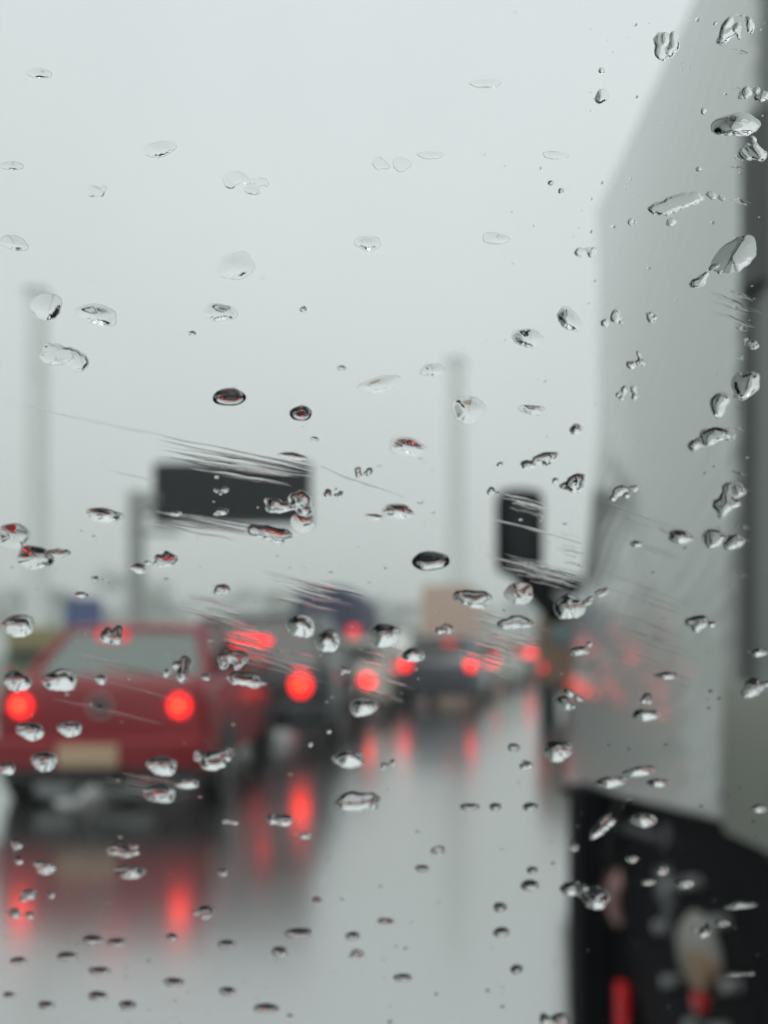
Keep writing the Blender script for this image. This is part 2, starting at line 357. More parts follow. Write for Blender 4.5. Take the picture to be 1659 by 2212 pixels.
# three-wheeled taxi at the roadside
def three_wheeler(loc, yaw):
    t = thing('auto_rickshaw', 'green three-wheeled taxi with a mustard canvas hood left of the red saloon', 'taxi', loc, yaw)
    b = MB(); rr = []
    for y, hw, z0, z1 in ((0, .60, .32, .95), (.08, .65, .28, 1.0), (1.3, .65, .26, .95), (2.1, .5, .28, .95), (2.5, .28, .35, .9)):
        rr.append([(-hw, y, z0), (hw, y, z0), (hw, y, z1 - .08), (hw * .9, y, z1), (-hw * .9, y, z1), (-hw, y, z1 - .08)])
    b.ring_loft(rr); b.build('body', mat('taxi green', (.10, .16, .10), .4), t)
    b = MB(); rr = []
    for y, hw, z in ((-.02, .54, 1.62), (.1, .6, 1.74), (1.2, .6, 1.78), (1.75, .5, 1.68)):
        rr.append([(-hw, y, z - .42 if y < .5 else z - .14), (-hw, y, z - .12), (-hw * .8, y, z), (hw * .8, y, z), (hw, y, z - .12), (hw, y, z - .42 if y < .5 else z - .14)])
    b.ring_loft(rr); b.build('hood', mat('mustard canvas', (.30, .26, .13), .7), t)
    for s in (-1, 1):
        for y, y2 in ((.05, .05), (1.72, 1.9)):
            b = MB(); b.tube((s * .56, y2, .9), (s * .52, y, 1.62), .025); b.build('pillar', M['black'], t)
        wheel(t, s * .56, .45, .23, .12, s); disc_lamp(t, (s * .5, -.01, .72), .045, M['lamp_dim'], None)
    wheel(t, 0, 2.25, .23, .12, 1)
    b = MB(); b.box((0, .5, .95), (1.05, .14, .5), bev=.04); b.build('seat', M['seat'], t)
three_wheeler((-8.0, 17, 0), -25)

# ------------------------------------------------------------------ sign, pillars, trees
t = thing('sign_gantry', 'dark rectangular sign board on a single grey post', 'road sign', (-6.02, 18, 0)); t.scale = (.818, .818, .818)
gm = mat('galvanised post', (.42, .44, .43), .5, .2, var=(6, .15))
b = MB(); b.tube((0, 0, 0), (0, 0, 6.15), .27, .25, 20); b.tube((0, 0, 0), (0, 0, .06), .42); b.build('post', gm, t)
b = MB(); b.box((.32, 0, 5.95), (.75, .3, .34), bev=.03); b.box((.45, .16, 5.0), (1.6, .12, .14)); b.box((.45, .16, 5.6), (1.6, .12, .14)); b.build('arm', gm, t)
b = MB(); b.box((2.88, -.02, 6.10), (4.55, .24, 1.74), bev=.03); pn = b.build('board', mat('dark sign board', (.005, .009, .012), .7, ior=1.2), t)
b = MB()
for z, x in ((.87, 0), (-.87, 0)): b.box((2.88, -.03, 6.10 + z), (4.62, .29, .06))
for x in (-2.29, 2.29): b.box((2.88 + x, -.03, 6.10), (.06, .29, 1.68))
b.build('rim', mat('sign rim', (.03, .036, .042), .5), pn)
conc = mat('pale concrete', (.82, .85, .84), .7, var=(.35, .12))
ybase = mat('yellow base paint', (.48, .38, .08), .6)
def pillar(px, ptop, D, wpx, label):
    x = (px - CX) / F * D; w_ = wpx / F * D; h = (HY - ptop) / F * D + EYE
    t = thing('concrete_pillar', label, 'pillar', (x, D, 0), 0, 'tall pillars in the rain')
    b = MB(); b.tube((0, 0, 0), (0, 0, h - .5), w_ * .52, w_ * .48, 24); b.build('shaft', conc, t)
    b = MB(); b.lathe((0, 0, h - .5), (0, 0, 1), [(w_ * .48, 0), (w_ * .56, .08), (w_ * .56, .4), (w_ * .3, .55), (.01, .6)]); b.build('cap', mat('cap concrete', (.62, .64, .63), .7), t)
    b = MB(); b.lathe((0, 0, 0), (0, 0, 1), [(w_ * .72, 0), (w_ * .72, 2.3), (w_ * .60, 2.45), (w_ * .52, 2.5)]); b.build('base', ybase, t)
pillar(80, 628, 100, 49, 'taller pale grey pillar, standing behind the red saloon')
pillar(985, 778, 106, 42, 'shorter pale grey pillar rising by the peach lorry')

random.seed(4)
leafm = mat('leaves', (.055, .085, .045), .6, var=(.6, .4)); barkm = mat('bark', (.09, .07, .05), .8)
def tree_proto(seed, hgt):
    rng = random.Random(seed)
    t = thing('tree', '', 'tree')
    b = MB(); b.tube((0, 0, 0), (.2, 0, hgt * .45), .38, .22, 9)
    for k in range(5):
        a = rng.uniform(0, 6.28); b.tube((.15, 0, hgt * rng.uniform(.3, .45)), (math.cos(a) * hgt * .25, math.sin(a) * hgt * .25, hgt * rng.uniform(.6, .8)), .14, .05, 6)
    b.build('trunk', barkm, t)
    b = MB()
    clumps = [(rng.uniform(-.30, .30) * hgt, rng.uniform(-.3, .3) * hgt, rng.uniform(.28, .9) * hgt, rng.uniform(.10, .19) * hgt) for k in range(20)]
    for (x, y, z, r) in clumps:
        for k in range(70):
            d = Vector((rng.gauss(0, 1), rng.gauss(0, 1), rng.gauss(0, .8))).normalized() * r * rng.uniform(.55, 1.1)
            c = Vector((x, y, z)) + d; s = rng.uniform(.25, .6)
            u = Vector((rng.gauss(0, 1), rng.gauss(0, 1), rng.gauss(0, 1))).normalized(); v = u.orthogonal().normalized()
            b.quad(c + u * s, c + v * s * .7, c - u * s, c - v * s * .7)
    b.build('crown', leafm, t, smooth=False)
    return t
protos = [tree_proto(1, 17), tree_proto(2, 19), tree_proto(3, 16)]
nums = ['first', 'second', 'third', 'fourth', 'fifth', 'sixth', 'seventh', 'eighth', 'ninth', 'tenth', 'eleventh', 'twelfth', 'thirteenth', 'fourteenth', 'fifteenth', 'sixteenth', 'seventeenth', 'eighteenth', 'nineteenth', 'twentieth']
px = -60
for k in range(16):
    D = 180 + (k * 53) % 100
    o = protos[k] if k < 3 else copy_tree(protos[k % 3])
    o.location = ((px - CX) / F * D, D, 0); o.rotation_euler = (0, 0, k * 1.7)
    s = .85 + ((k * 37) % 10) * .035; o.scale = (s * 1.25, s * 1.25, s)
    tag(o, 'hazy tree on the horizon, %s of the row counting from the left' % nums[k], 'tree', 'hazy trees along the horizon')
    px += 78 + (k * 29) % 20

# ------------------------------------------------------------------ the near lorry
TA = math.atan((714 - CX) / F)                        # heading of its side
TD = Vector((math.sin(TA), math.cos(TA), 0)); TN = Vector((math.cos(TA), -math.sin(TA), 0))   # along, and inward (to the right)
T0 = P(1265, HY, 2.5)                                 # a point of its side plane
lor = thing('lorry', 'pale grey lorry with glossy side panel close alongside on the right', 'lorry', (T0.x, T0.y, 0))
lor.rotation_euler = (0, 0, -TA)
def on_side(x, y, inset=0.0):                         # where the sight line meets the side plane: (along, height)
    d = Vector(((x - CX) / F, 1, -(y - HY) / F)); q = T0 + TN * inset; q.z = 0
    e = Vector((0, 0, EYE)); k = ((q - e).dot(TN)) / d.dot(TN)
    h = e + d * k
    return (h - Vector((T0.x, T0.y, 0))).dot(TD), h.z
def side_solid(name, px, x0, x1, m, parent, bev=0.0, raw=None):
    pts = raw if raw else [on_side(x, y, x0) for x, y in px]
    cs = sum(p[0] for p in pts) / len(pts); cz = sum(p[1] for p in pts) / len(pts); b = MB(); rr = []
    for dx, ins in ((0, .04), (.006, .022), (.02, .008), (.045, 0), (x1 - x0, 0)):
        q = []
        for i, (s, z) in enumerate(pts):
            d = Vector((cs - s, cz - z)); d = d / max(abs(d.x), abs(d.y)) * ins
            q.append((x0 + dx, s + d.x, z + d.y))
        rr.append(q)
    b.ring_loft(rr)
    return b.build(name, m, parent)
def panel_paint():
    m = mat('glossy pale grey paint', (.66, .695, .67), .17, coat=1.0, var=(1.2, .05)); n = m.node_tree; b = n.nodes['Principled BSDF']
    b.inputs['IOR'].default_value = 1.9; b.inputs['Coat IOR'].default_value = 1.75
    t = n.nodes.new('ShaderNodeTexCoord'); mp = n.nodes.new('ShaderNodeMapping'); mp.inputs['Rotation'].default_value = (R(38), 0, 0)
    wv = n.nodes.new('ShaderNodeTexWave'); wv.bands_direction = 'Z'; wv.inputs['Scale'].default_value = 5.; wv.inputs['Distortion'].default_value = 5; wv.inputs['Detail'].default_value = 1
    u = n.nodes.new('ShaderNodeBump'); u.inputs['Strength'].default_value = .22; u.inputs['Distance'].default_value = .008
    n.links.new(t.outputs['Object'], mp.inputs[0]); n.links.new(mp.outputs[0], wv.inputs[0]); n.links.new(wv.outputs['Fac'], u.inputs['Height'])
    n.links.new(u.outputs[0], b.inputs['Normal']); n.links.new(u.outputs[0], b.inputs['Coat Normal'])
    return m
pp = panel_paint()
s_back, _ = on_side(1580, 1400)
top_s, top_z = on_side(1480, 0)
kn_s, kn_z = on_side(1289, 430)
tz = kn_z + (s_back - kn_s) * (top_z - kn_z) / (top_s - kn_s)
f1 = on_side(1290, 900); f2 = on_side(1262, 1180); f3 = on_side(1236, 1420); f4 = on_side(1217, 1700); f5 = on_side(1552, 1788)
bt = on_side(1618, 0)
bt = (f5[0] + (bt[0] - f5[0]) * (tz - f5[1]) / (bt[1] - f5[1]), tz)
side_solid('body', None, 0, 2.3, pp, lor, .035, raw=[(f5[0], f5[1]), bt, (kn_s, kn_z), f1, f2, f3, f4])
# dark gap post and the rear box beyond it
g0 = f5[0] + .02; g1 = on_side(1642, 1400)[0]
b = MB(); b.box((1.13, (g0 + g1) / 2, (tz + .85) / 2), (2.2, abs(g0 - g1) + .02, tz - .95)); b.build('gap_panel', mat('dark gap panel', (.27, .29, .275), .5), lor, smooth=False)
b = MB(); b.tube((.05, (g0 + g1) / 2, .85), (.05, (g0 + g1) / 2, tz - .1), .035); b.tube((.06, (g0 + g1) / 2 - .03, 2.0), (.06, (g0 + g1) / 2 - .03, 2.35), .06); b.build('hose', mat('grey hose', (.10, .11, .105), .5), lor)
zr = on_side(1659, 1815)[1]
b = MB(); b.box((1.16, g1 - .02 - 2.6, (zr + tz + .1) / 2), (2.28, 5.2, tz + .1 - zr), bev=.03); b.build('load_box', mat('green grey load box', (.40, .44, .41), .35, coat=.3, var=(2, .15)), lor)
p0, p1 = on_side(1556, 1792), on_side(1556, 1470)
b = MB(); b.box((.03, p0[0] - .42, (p0[1] + p1[1]) / 2), (.08, .80, p1[1] - p0[1]), bev=.015); b.build('side_panel', mat('pale green panel', (.30, .335, .295), .35), lor)
# chassis, skirt, wheel, tank
bk0 = on_side(1232, 2000, .06)[0]
b = MB(); b.box((1.2, (bk0 + g1 - 5) / 2, .55), (2.30, bk0 - g1 + 5, .74), bev=.04); b.build('chassis', M['lorry_black'], lor)
b = MB(); b.box((1.0, -.05, .40), (2.12, .14, .79), bev=.02); b.build('front_flap', M['lorry_black'], lor)
hs_, hz_ = on_side(1490, 2070, .02)
def big_wheel(s, z, r, x0, fancy):
    b = MB(); b.lathe((0, 0, 0), (-1, 0, 0), [(r * .5, -.26), (r * .93, -.26), (r, -.18), (r, -.02), (r * .93, .02), (r * .56, .02), (r * .5, -.02)], 36)
    t = b.build('wheel', M['lorry_black'], lor, loc=(x0, s, z))
    if fancy:
        b = MB(); b.lathe((0, 0, 0), (-1, 0, 0), [(.001, -.1), (.26, -.1), (.30, .015), (.26, .03), (.12, .0)], 30); b.build('rim', M['lorry_black'], t)
        b = MB(); b.lathe((0, 0, 0), (-1, 0, 0), [(.10, 0), (.10, .015), (.075, .04), (.001, .055)], 24); hb = b.build('hub', mat('pale hub paint', (.30, .29, .27), .6), t)
        b = MB(); b.lathe((0, -.055, -.015), (-1, 0, 0), [(.05, .02), (.048, .055), (.001, .06)], 18); b.build('hub_cap', mat('tan cap', (.30, .22, .14), .5), hb)
        for k in range(8):
            a = 2 * math.pi * k / 8; b = MB(); b.lathe((0, 0, 0), (-1, 0, 0), [(.017, .0), (.017, .05), (.001, .055)], 8)
            b.build('wheel_nut', M['steel'], t, loc=(0, math.cos(a) * .175, math.sin(a) * .175))
    return t
wl = big_wheel(hs_, .50, .49, .06, True)
b = MB(); rr = []
for k in range(13):
    a = math.pi * (.05 + .9 * k / 12); q = [(.56, .10), (.60, .10), (.60, -.0), (.56, -.0)]
    rr.append([(xx - .02, hs_ + math.cos(a) * r_, .50 + math.sin(a) * r_ * .80) for r_, xx in ((.545, .34), (.565, .34), (.565, .03), (.545, .03))])
b.ring_loft(rr); b.build('mudguard', mat('grey mudguard', (.05, .053, .058), .35), lor)
qs, qz = on_side(1440, 1900, .04)
b = MB(); b.box((.06, qs, qz), (.05, .05, .30), bev=.01); b.box((.05, qs, qz - .02), (.05, .11, .10), bev=.02); b.tube((.05, qs + .05, qz + .1), (.05, qs + .35, qz + .06), .018)
b.build('bracket', mat('grey bracket', (.10, .105, .115), .4), lor)
b = MB(); b.lathe((0, 0, 0), (-1, 0, 0), [(.024, 0), (.024, .02), (.001, .025)], 14)

rs, rz = on_side(1515, 2165, .0)
b.build('glow_spot', emis('red reflector', (.2, .003, .004), .3), lor, loc=(.005, rs, rz))  # small glowing disc added as a stand-in for a red spot
ms, mz = on_side(1350, 2165, .03)
b = MB(); b.box((0, 0, 0), (.03, .05, .20), bev=.012); b.build('glow_strip', emis('red strip glow', (.32, .005, .008), .5), lor, loc=(.02, ms, mz - .04))  # glowing strip added in place of a red streak, no known lamp
ks, kz = on_side(1275, 1915, .0)
b = MB(); b.lathe((0, .0, 0), (0, 1, 0), [(.001, -.13), (.1, -.13), (.125, -.1), (.125, .06), (.1, .085), (.001, .085)], 24); b.build('air_tank', mat('reflection tinted tank', (.28, .17, .16), .22, .6), lor, loc=(.13, ks - .02, kz))  # pink reflection of the red car is put into the base colour
# cab, far forward and narrower, brown, with the door mirror
b = MB(); rr = []
for y, z, k in ((.06, 1.75, 1.), (.9, 1.8, 1.), (1.35, 1.72, .98), (1.75, 1.15, .95), (1.85, .5, .92)):
    rr.append([(.50, y, .45), (2.1, y, .45), (2.1, y, z - .12), (2.0, y, z), (.60, y, z), (.50, y, z - .12)])
b.ring_loft(rr); b.build('cab', mat('brown cab paint', (.13, .08, .05), .35, coat=.5), lor)
def lor_local(x, y, D):
    q = P(x, y, D) - Vector((T0.x, T0.y, 0)); return Vector((q.dot(TN), q.dot(TD), q.z))
DM = 3.4
c0 = lor_local(1122, 1150, DM)
b = MB(); b.box((0, 0, 0), (.22, .14, .40), bev=.065); mh = b.build('door_mirror', M['lorry_black'], lor, loc=c0)
b = MB(); b.box((0, -.072, 0), (.13, .01, .28), bev=.003); b.build('mirror_glass', mat('dark mirror glass', (.015, .018, .02), .05), mh)
b = MB(); b.tube(lor_local(1110, 1235, DM), lor_local(1245, 1268, DM - .25), .035, .045, 10); b.tube(lor_local(1130, 1240, DM), lor_local(1205, 1330, DM - .2), .05, .05, 10)
b.tube(lor_local(1118, 1225, DM), lor_local(1118, 1180, DM), .03, .03, 8); pass
b.build('mirror_arm', M['lorry_black'], lor)

# ------------------------------------------------------------------ our own car: windscreen and bonnet
RAKE = R(16); GD = .112
G0 = Vector((0, GD, EYE + .02))
GU, GV = Vector((1, 0, 0)), Vector((0, -math.sin(RAKE), math.cos(RAKE)))
GN = GU.cross(GV) * -1
if GN.y < 0: GN = -GN
def on_glass(x, y):
    d = Vector(((x - CX) / F, 1, -(y - HY) / F)); e = Vector((0, 0, EYE))
    k = (G0 - e).dot(GN) / d.dot(GN); q = e + d * k - G0
    return q.dot(GU), q.dot(GV), k
own = thing('car', 'dark car we sit in, seen only as its clear rainy windscreen', 'car', (0, 0, 0))
pane = bpy.data.materials.new('clear pane'); pane.use_nodes = True; n = pane.node_tree; n.nodes.clear()
tr = n.nodes.new('ShaderNodeBsdfTransparent'); tr.inputs[0].default_value = (.99, .995, .99, 1)
ou = n.nodes.new('ShaderNodeOutputMaterial'); n.links.new(tr.outputs[0], ou.inputs[0])
GROT = Matrix((GU, GV, GN)).transposed()
b = MB(); b.box((0, .02, -.0026), (1.35, .72, .005), bev=.0008)
gl = b.build('windscreen', pane, own, loc=G0); gl.rotation_euler = GROT.to_euler()
b = MB(); b.box((0, -.02, .93), (1.46, .62, .10), bev=.03); b.box((0, -.02, .62), (1.46, .5, .5)); b.build('dashboard', mat('dark dashboard', (.016, .017, .02), .7), own)
b = MB(); b.box((0, -.75, 1.50), (1.46, 1.4, .06), bev=.02); b.build('headlining', mat('grey headlining', (.10, .10, .10), .9), own)
for s_ in (-1, 1):
    b = MB(); b.box((s_ * .76, -.7, .85), (.08, 1.5, 1.3), bev=.02); b.build('door_panel', M['seat'], own)
    b = MB(); b.box((s_ * .38, -.75, .95), (.5, .16, .7), bev=.05); b.box((s_ * .38, -.78, 1.36), (.28, .1, .18), bev=.04); b.build('seat', M['seat'], own)
b = MB(); b.box((0, -1.45, .9), (1.46, .06, 1.2)); b.build('rear_shelf', M['seat'], own)
b = MB(); rr = []
for y, z, hw in ((.42, .72, .72), (.6, .715, .73), (1.1, .63, .72), (1.35, .50, .68), (1.42, .4, .64)):
    rr.append([(-hw - .35, y, z - .3), (-hw - .35, y, z - .06), (-hw - .25, y, z), (hw - .35, y, z), (hw - .25, y, z - .06), (hw - .25, y, z - .3)])
b.ring_loft(rr); b.build('bonnet', mat('dark bonnet', (.02, .022, .026), .25, coat=.4), own)

# ------------------------------------------------------------------ rain on the glass
wat = bpy.data.materials.new('rain water'); wat.use_nodes = True; n = wat.node_tree; n.nodes.clear()
gb = n.nodes.new('ShaderNodeBsdfGlass'); gb.inputs['IOR'].default_value = 1.33; gb.inputs['Roughness'].default_value = 0.0
ou = n.nodes.new('ShaderNodeOutputMaterial'); n.links.new(gb.outputs[0], ou.inputs[0])
def height_mesh(name, hf, hx, hy, nx, ny):
    """closed body between the pane and the height field hf(u, v), both in metres; u, v run over +-hx, +-hy"""
    H_ = [[max(0., hf(-hx + 2 * hx * i / nx, -hy + 2 * hy * j / ny)) if 0 < i < nx and 0 < j < ny else 0. for i in range(nx + 1)] for j in range(ny + 1)]
    V, Fc, sm, ti, bi = [], [], [], {}, {}
    def top(i, j):
        if (i, j) not in ti: ti[i, j] = len(V); V.append((-hx + 2 * hx * i / nx, -hy + 2 * hy * j / ny, H_[j][i]))
        return ti[i, j]
    def bot(i, j):
        if H_[j][i] <= 0: return top(i, j)
        if (i, j) not in bi: bi[i, j] = len(V); V.append((-hx + 2 * hx * i / nx, -hy + 2 * hy * j / ny, 0.))
        return bi[i, j]
    for j in range(ny):
        for i in range(nx):
            c = ((i, j), (i + 1, j), (i + 1, j + 1), (i, j + 1))
            if max(H_[b_][a_] for a_, b_ in c) > 0:
                Fc.append([top(*q) for q in c]); sm.append(True)
                Fc.append([bot(*q) for q in c][::-1]); sm.append(False)
    me = bpy.data.meshes.new(name); me.from_pydata(V, [], Fc); me.materials.append(wat)
    if sm: me.polygons.foreach_set('use_smooth', sm)
    return me
def drop_field(kind, a, b, ang, hk, rng):
    """a, b: half sizes in metres"""
    ca, sa = math.cos(ang), math.sin(ang)
    ph = [rng.uniform(0, 6.28) for _ in range(7)]
    sed = Vector((rng.uniform(-50, 50), rng.uniform(-50, 50), 0))
    am = {'r': .10, 'f': .10, 'c': .2, 't': .08, 'd': .06}[kind]
    hh = hk * min(a, b)
    lobes = []
    if kind == 'c':
        for k in range(rng.randint(6, 10)):
            lobes.append((rng.uniform(-.75, .75) * a, rng.uniform(-.6, .6) * b, rng.uniform(.16, .42), rng.uniform(.6, 1.2)))
    def f(u, v):
        p, q = u * ca + v * sa, -u * sa + v * ca
        if kind == 'c':
            s = 0.
            for lx, ly, lr, lk in lobes:
                dx, dy = (p - lx) / (a * lr * 1.1), (q - ly) / (b * lr * 1.7)
                d = dx * dx + dy * dy
                s += lk * math.exp(-d * 1.6)
            s -= .42 + .30 * noise.noise(Vector((p / b * 2.0, q / b * 2.0, 0)) + sed) + .05 * noise.noise(Vector((p / b * 5.5, q / b * 5.5, 3)) + sed)
            return hh * .85 * s * s / (s * s + .2) * (1 - .5 * max(-1, min(1, q / b))) if s > 0 else 0.
        if kind == 't':                                # round head with a thinning tail to +p
            tt = p / a
            if abs(tt) >= 1: return 0.
            u_ = (tt + 1) * .5; bw = b * 2.8 * u_ ** .5 * (1 - u_) ** 1.2
            bw *= 1 + .12 * noise.noise(Vector((p / b * 1.6, 0, 0)) + sed)
            z_ = 1 - (q / bw) ** 2 if bw > 1e-7 else 0
            return hh * 1.1 * (bw / b) * z_ ** 1.2 * (1 + .04 * noise.noise(Vector((p / b * 1.6, q / b * 1.6, 0)) + sed)) if z_ > 0 else 0.
        th = math.atan2(q / b, p / a)
        rr_ = 1 - am * 1.2 + am * (math.sin(2 * th + ph[0]) * .5 + math.sin(3 * th + ph[1]) * .5 + math.sin(5 * th + ph[2]) * .3)
        if math.sin(th) < 0 and kind != 'd': rr_ += .025 * math.sin((9 + int(ph[4])) * th + ph[3]) * -math.sin(th)      # a scalloped lower rim
        rho = math.sqrt((p / a) ** 2 + (q / b) ** 2) / rr_
        if rho >= 1: return 0.
        if kind == 'd':                                # wedge: gentle foot at the top, steep belly below
            vv_ = (1 - q / b) * .5
            return b * hk * (vv_ * 1.15 + .02) * (1 - rho ** 4) ** .5
        e = 1.25 if kind == 'r' else 1.7
        sk = 1 - .35 * max(-1, min(1, q / b)) if kind != 'd' else 1.       # water sags to the lower rim
        return hh * (1.25 if kind == 'r' else 1.5) * sk * (1 - rho * rho) ** e * ((1 + (.03 if kind == 'd' else .10) * noise.noise(Vector((p / b * 1.3, q / b * 1.3, 0)) + sed)))
    return f
# x, y, width, height in the units of the picture at the top; kind; angle; steepness
DROPS = [
 (85,158,60,20,'f',0,.3),(345,322,84,30,'f',8,.3),(25,358,60,16,'f',0,.3),(520,395,116,40,'c',-8,.2),(210,412,44,22,'c',0,.25),(850,350,90,40,'c',-6,.15),(930,335,60,16,'f',0,.25),
 (1050,180,74,18,'f',0,.22),(1200,335,62,16,'f',-4,.22),(30,525,66,32,'f',-8,.3),(510,575,96,56,'f',12,.3),(795,525,62,32,'f',0,.35),(1070,515,62,26,'f',-6,.25),
 (100,662,74,62,'r',0,.34),(210,680,104,44,'f',-8,.45),(475,675,78,40,'f',0,.45),(655,668,18,12,'r',10,.8),(415,720,18,11,'r',0,.9),(140,775,116,54,'c',-6,.4),
 (1140,730,72,44,'f',-6,.4),(820,830,104,34,'f',14,.35),(935,800,62,28,'f',0,.35),(738,795,22,11,'r',0,.7),(1190,395,13,11,'r',0,.9),(1212,412,14,11,'r',0,.9),
 (1300,208,32,30,'r',30,.7),(1300,152,14,12,'r',0,.9),(1440,95,66,54,'c',35,.8),(495,858,78,38,'d',0,1.9),(650,893,50,34,'d',0,1.8),(1012,885,84,62,'f',0,.34),
 (880,965,96,40,'f',-10,.45),(930,1212,88,44,'d',4,1.8),(860,1105,74,38,'f',-6,.55),(808,1117,44,16,'f',-8,.5),(225,1113,86,36,'f',-4,.75),(30,1158,72,66,'r',0,.3),(75,1205,84,62,'r',0,.5),(128,1196,54,22,'c',12,.6),
 (345,1205,76,44,'c',-4,.8),(300,1228,38,26,'r',0,.75),(478,1272,40,30,'c',0,.8),(175,1285,32,16,'r',0,.9),(210,1250,30,16,'c',0,.8),(722,1065,56,30,'c',0,1.),(785,1022,38,26,'c',0,.8),
 (680,948,22,9,'r',-8,.8),(632,986,70,18,'r',-6,.8),(625,1090,116,56,'c',-4,1.),(590,1150,116,50,'c',-10,.8),(655,1130,66,46,'r',0,.4),(380,1110,30,13,'r',0,1.),(480,1105,28,17,'r',0,1.),
 (480,1062,36,18,'c',0,.8),(1165,1000,90,38,'c',10,1.),(1080,1003,15,10,'r',20,.9),(1222,1046,86,48,'c',-4,1.),(1065,1060,28,22,'c',0,.9),(1150,885,64,22,'f',-4,.35),(1245,928,32,26,'f',0,.5),
 (1230,690,72,40,'f',-35,.5),(1325,690,56,40,'c',20,.9),(1405,685,30,30,'c',40,.9),(1270,545,56,30,'c',-8,.6),(1365,480,30,22,'c',0,.8),(1370,780,42,46,'c',30,.9),(1355,850,56,40,'c',0,.9),
 (1470,440,150,40,'c',10,.8),(1545,428,48,18,'c',-20,.7),(1340,1068,86,48,'c',4,.9),(1470,1160,66,32,'f',-8,.7),(1375,1175,30,16,'f',0,.5),(1565,55,56,64,'c',-60,.9),(1605,65,48,54,'c',20,.9),
 (1620,205,84,36,'c',0,.9),(1590,270,116,50,'f',4,.6),(1588,552,110,74,'r',24,.5),(1526,594,84,40,'c',24,.9),(1580,850,120,84,'c',48,.75),(1530,935,120,70,'c',20,.8),(1570,1080,84,64,'c',30,.8),(1585,1165,124,54,'c',4,.9),
 (1515,1350,106,48,'c',8,.8),(1625,740,44,28,'c',0,.9),(1630,325,46,66,'c',60,.7),(1640,1410,44,22,'f',0,.9),(1630,1485,84,50,'c',-10,.9),(1640,1748,44,22,'f',0,1.),(1450,480,26,16,'r',0,.6),(1520,240,12,14,'r',0,.8),(1510,365,14,10,'r',0,.8),
 (40,1352,80,56,'f',0,.9),(240,1375,64,66,'c',0,.8),(650,1352,66,60,'r',0,1.),(708,1385,62,56,'r',0,1.),(832,1372,76,58,'r',-6,1.),(893,1415,60,34,'r',0,1.),(960,1358,48,26,'c',0,.9),(1035,1288,136,60,'c',-12,.8),
 (1122,1282,74,52,'r',0,.35),(1230,1312,76,62,'r',0,.5),(1284,1290,66,24,'c',26,.8),(1130,1350,116,36,'c',-4,.9),(385,1445,80,64,'c',0,.9),(500,1428,66,56,'c',-20,.9),(535,1465,84,40,'c',-8,.9),(130,1470,86,58,'f',0,.9),
 (36,1472,66,52,'r',0,1.),(218,1468,30,24,'r',0,1.),(65,1580,68,46,'r',0,1.),(150,1575,58,42,'r',0,1.),(95,1645,62,54,'r',0,1.),(350,1655,76,50,'r',0,.9),(465,1642,104,52,'c',6,1.),(405,1694,62,26,'f',0,1.),
 (345,1715,76,52,'r',0,.7),(785,1528,70,46,'f',0,.9),(755,1640,84,46,'f',0,1.),(838,1655,32,34,'c',0,.9),(445,1462,32,22,'c',0,.9),(15,1660,40,34,'r',0,.9),(745,1448,30,24,'c',0,.9),
 (710,1580,12,12,'r',0,1.),(670,1608,12,12,'r',0,1.),(765,1730,116,52,'c',0,.9),(610,1770,62,34,'c',-8,.9),(488,1777,54,26,'c',0,.8),(660,1806,30,18,'r',0,.8),(480,1885,26,20,'r',0,.7),
 (270,1838,84,36,'c',0,.7),(280,1885,74,40,'f',0,.8),(95,1875,58,38,'f',0,.8),(35,1825,26,30,'r',0,.8),(40,1860,20,20,'r',0,.8),(80,1935,84,36,'c',0,.8),(42,1972,64,30,'c',-6,.8),(445,1972,64,38,'c',0,.8),
 (200,2030,48,24,'d',0,1.0),(252,2036,46,22,'d',0,1.0),(145,2066,46,24,'d',0,1.0),(40,2076,40,20,'d',0,1.0),(215,2098,50,24,'d',0,1.0),(645,2016,66,26,'d',4,1.0),(490,2040,40,24,'d',0,1.0),(372,2024,28,18,'d',0,1.0),
 (376,2122,48,24,'d',0,1.0),(492,2142,40,24,'d',0,1.0),(212,2152,46,26,'d',0,1.0),(100,2172,38,24,'d',0,1.0),(275,2172,40,26,'d',0,1.0),(575,2178,56,26,'d',0,1.0),(770,2062,38,26,'c',0,.8),(762,2022,34,22,'d',0,1.0),
 (832,1990,40,18,'f',0,.6),(685,1945,24,18,'r',0,.7),(604,2056,38,26,'d',0,1.0),(20,2150,30,16,'d',0,1.0),(1110,1615,28,20,'d',-10,1.0),(1135,1652,32,28,'c',30,1.),(1205,1622,76,54,'r',0,.9),(1225,1512,64,76,'c',60,.8),
 (1070,1743,26,20,'d',0,1.0),(1015,1743,44,18,'d',0,1.0),(1145,1743,34,22,'d',0,1.0),(940,1838,54,24,'c',0,.8),(912,1876,32,18,'d',0,1.0),(1145,1913,42,30,'d',0,1.0),(1080,1960,30,26,'d',0,1.0),(1083,2014,38,26,'d',0,1.0),
 (1116,2094,28,26,'d',0,1.0),(1150,1880,24,20,'d',0,1.0),(870,2112,44,20,'d',0,1.0),(1195,2203,66,40,'c',0,1.),(1320,1690,74,32,'f',8,1.),(1382,1667,84,26,'f',8,1.),(1422,1692,54,24,'f',0,1.),(1390,1772,66,38,'f',0,1.),
 (1365,1856,34,20,'r',0,1.),(1290,1795,92,34,'c',48,.9),(1275,1935,120,66,'c',0,.9),(1400,1906,34,20,'r',0,.9),(1432,1880,30,30,'r',0,.9),(1478,1910,54,26,'f',0,.9),(1600,1956,84,22,'f',4,.9),(1560,1995,40,22,'f',0,.9),
 (1388,1510,40,30,'c',0,.9),(1395,1545,66,32,'f',0,1.),(1440,1460,60,18,'f',0,.8),(1255,1405,56,30,'c',20,.9),(1515,2010,44,40,'c',0,.8),(1590,2105,90,22,'c',0,.8),(1240,1830,24,24,'r',0,.8),
]
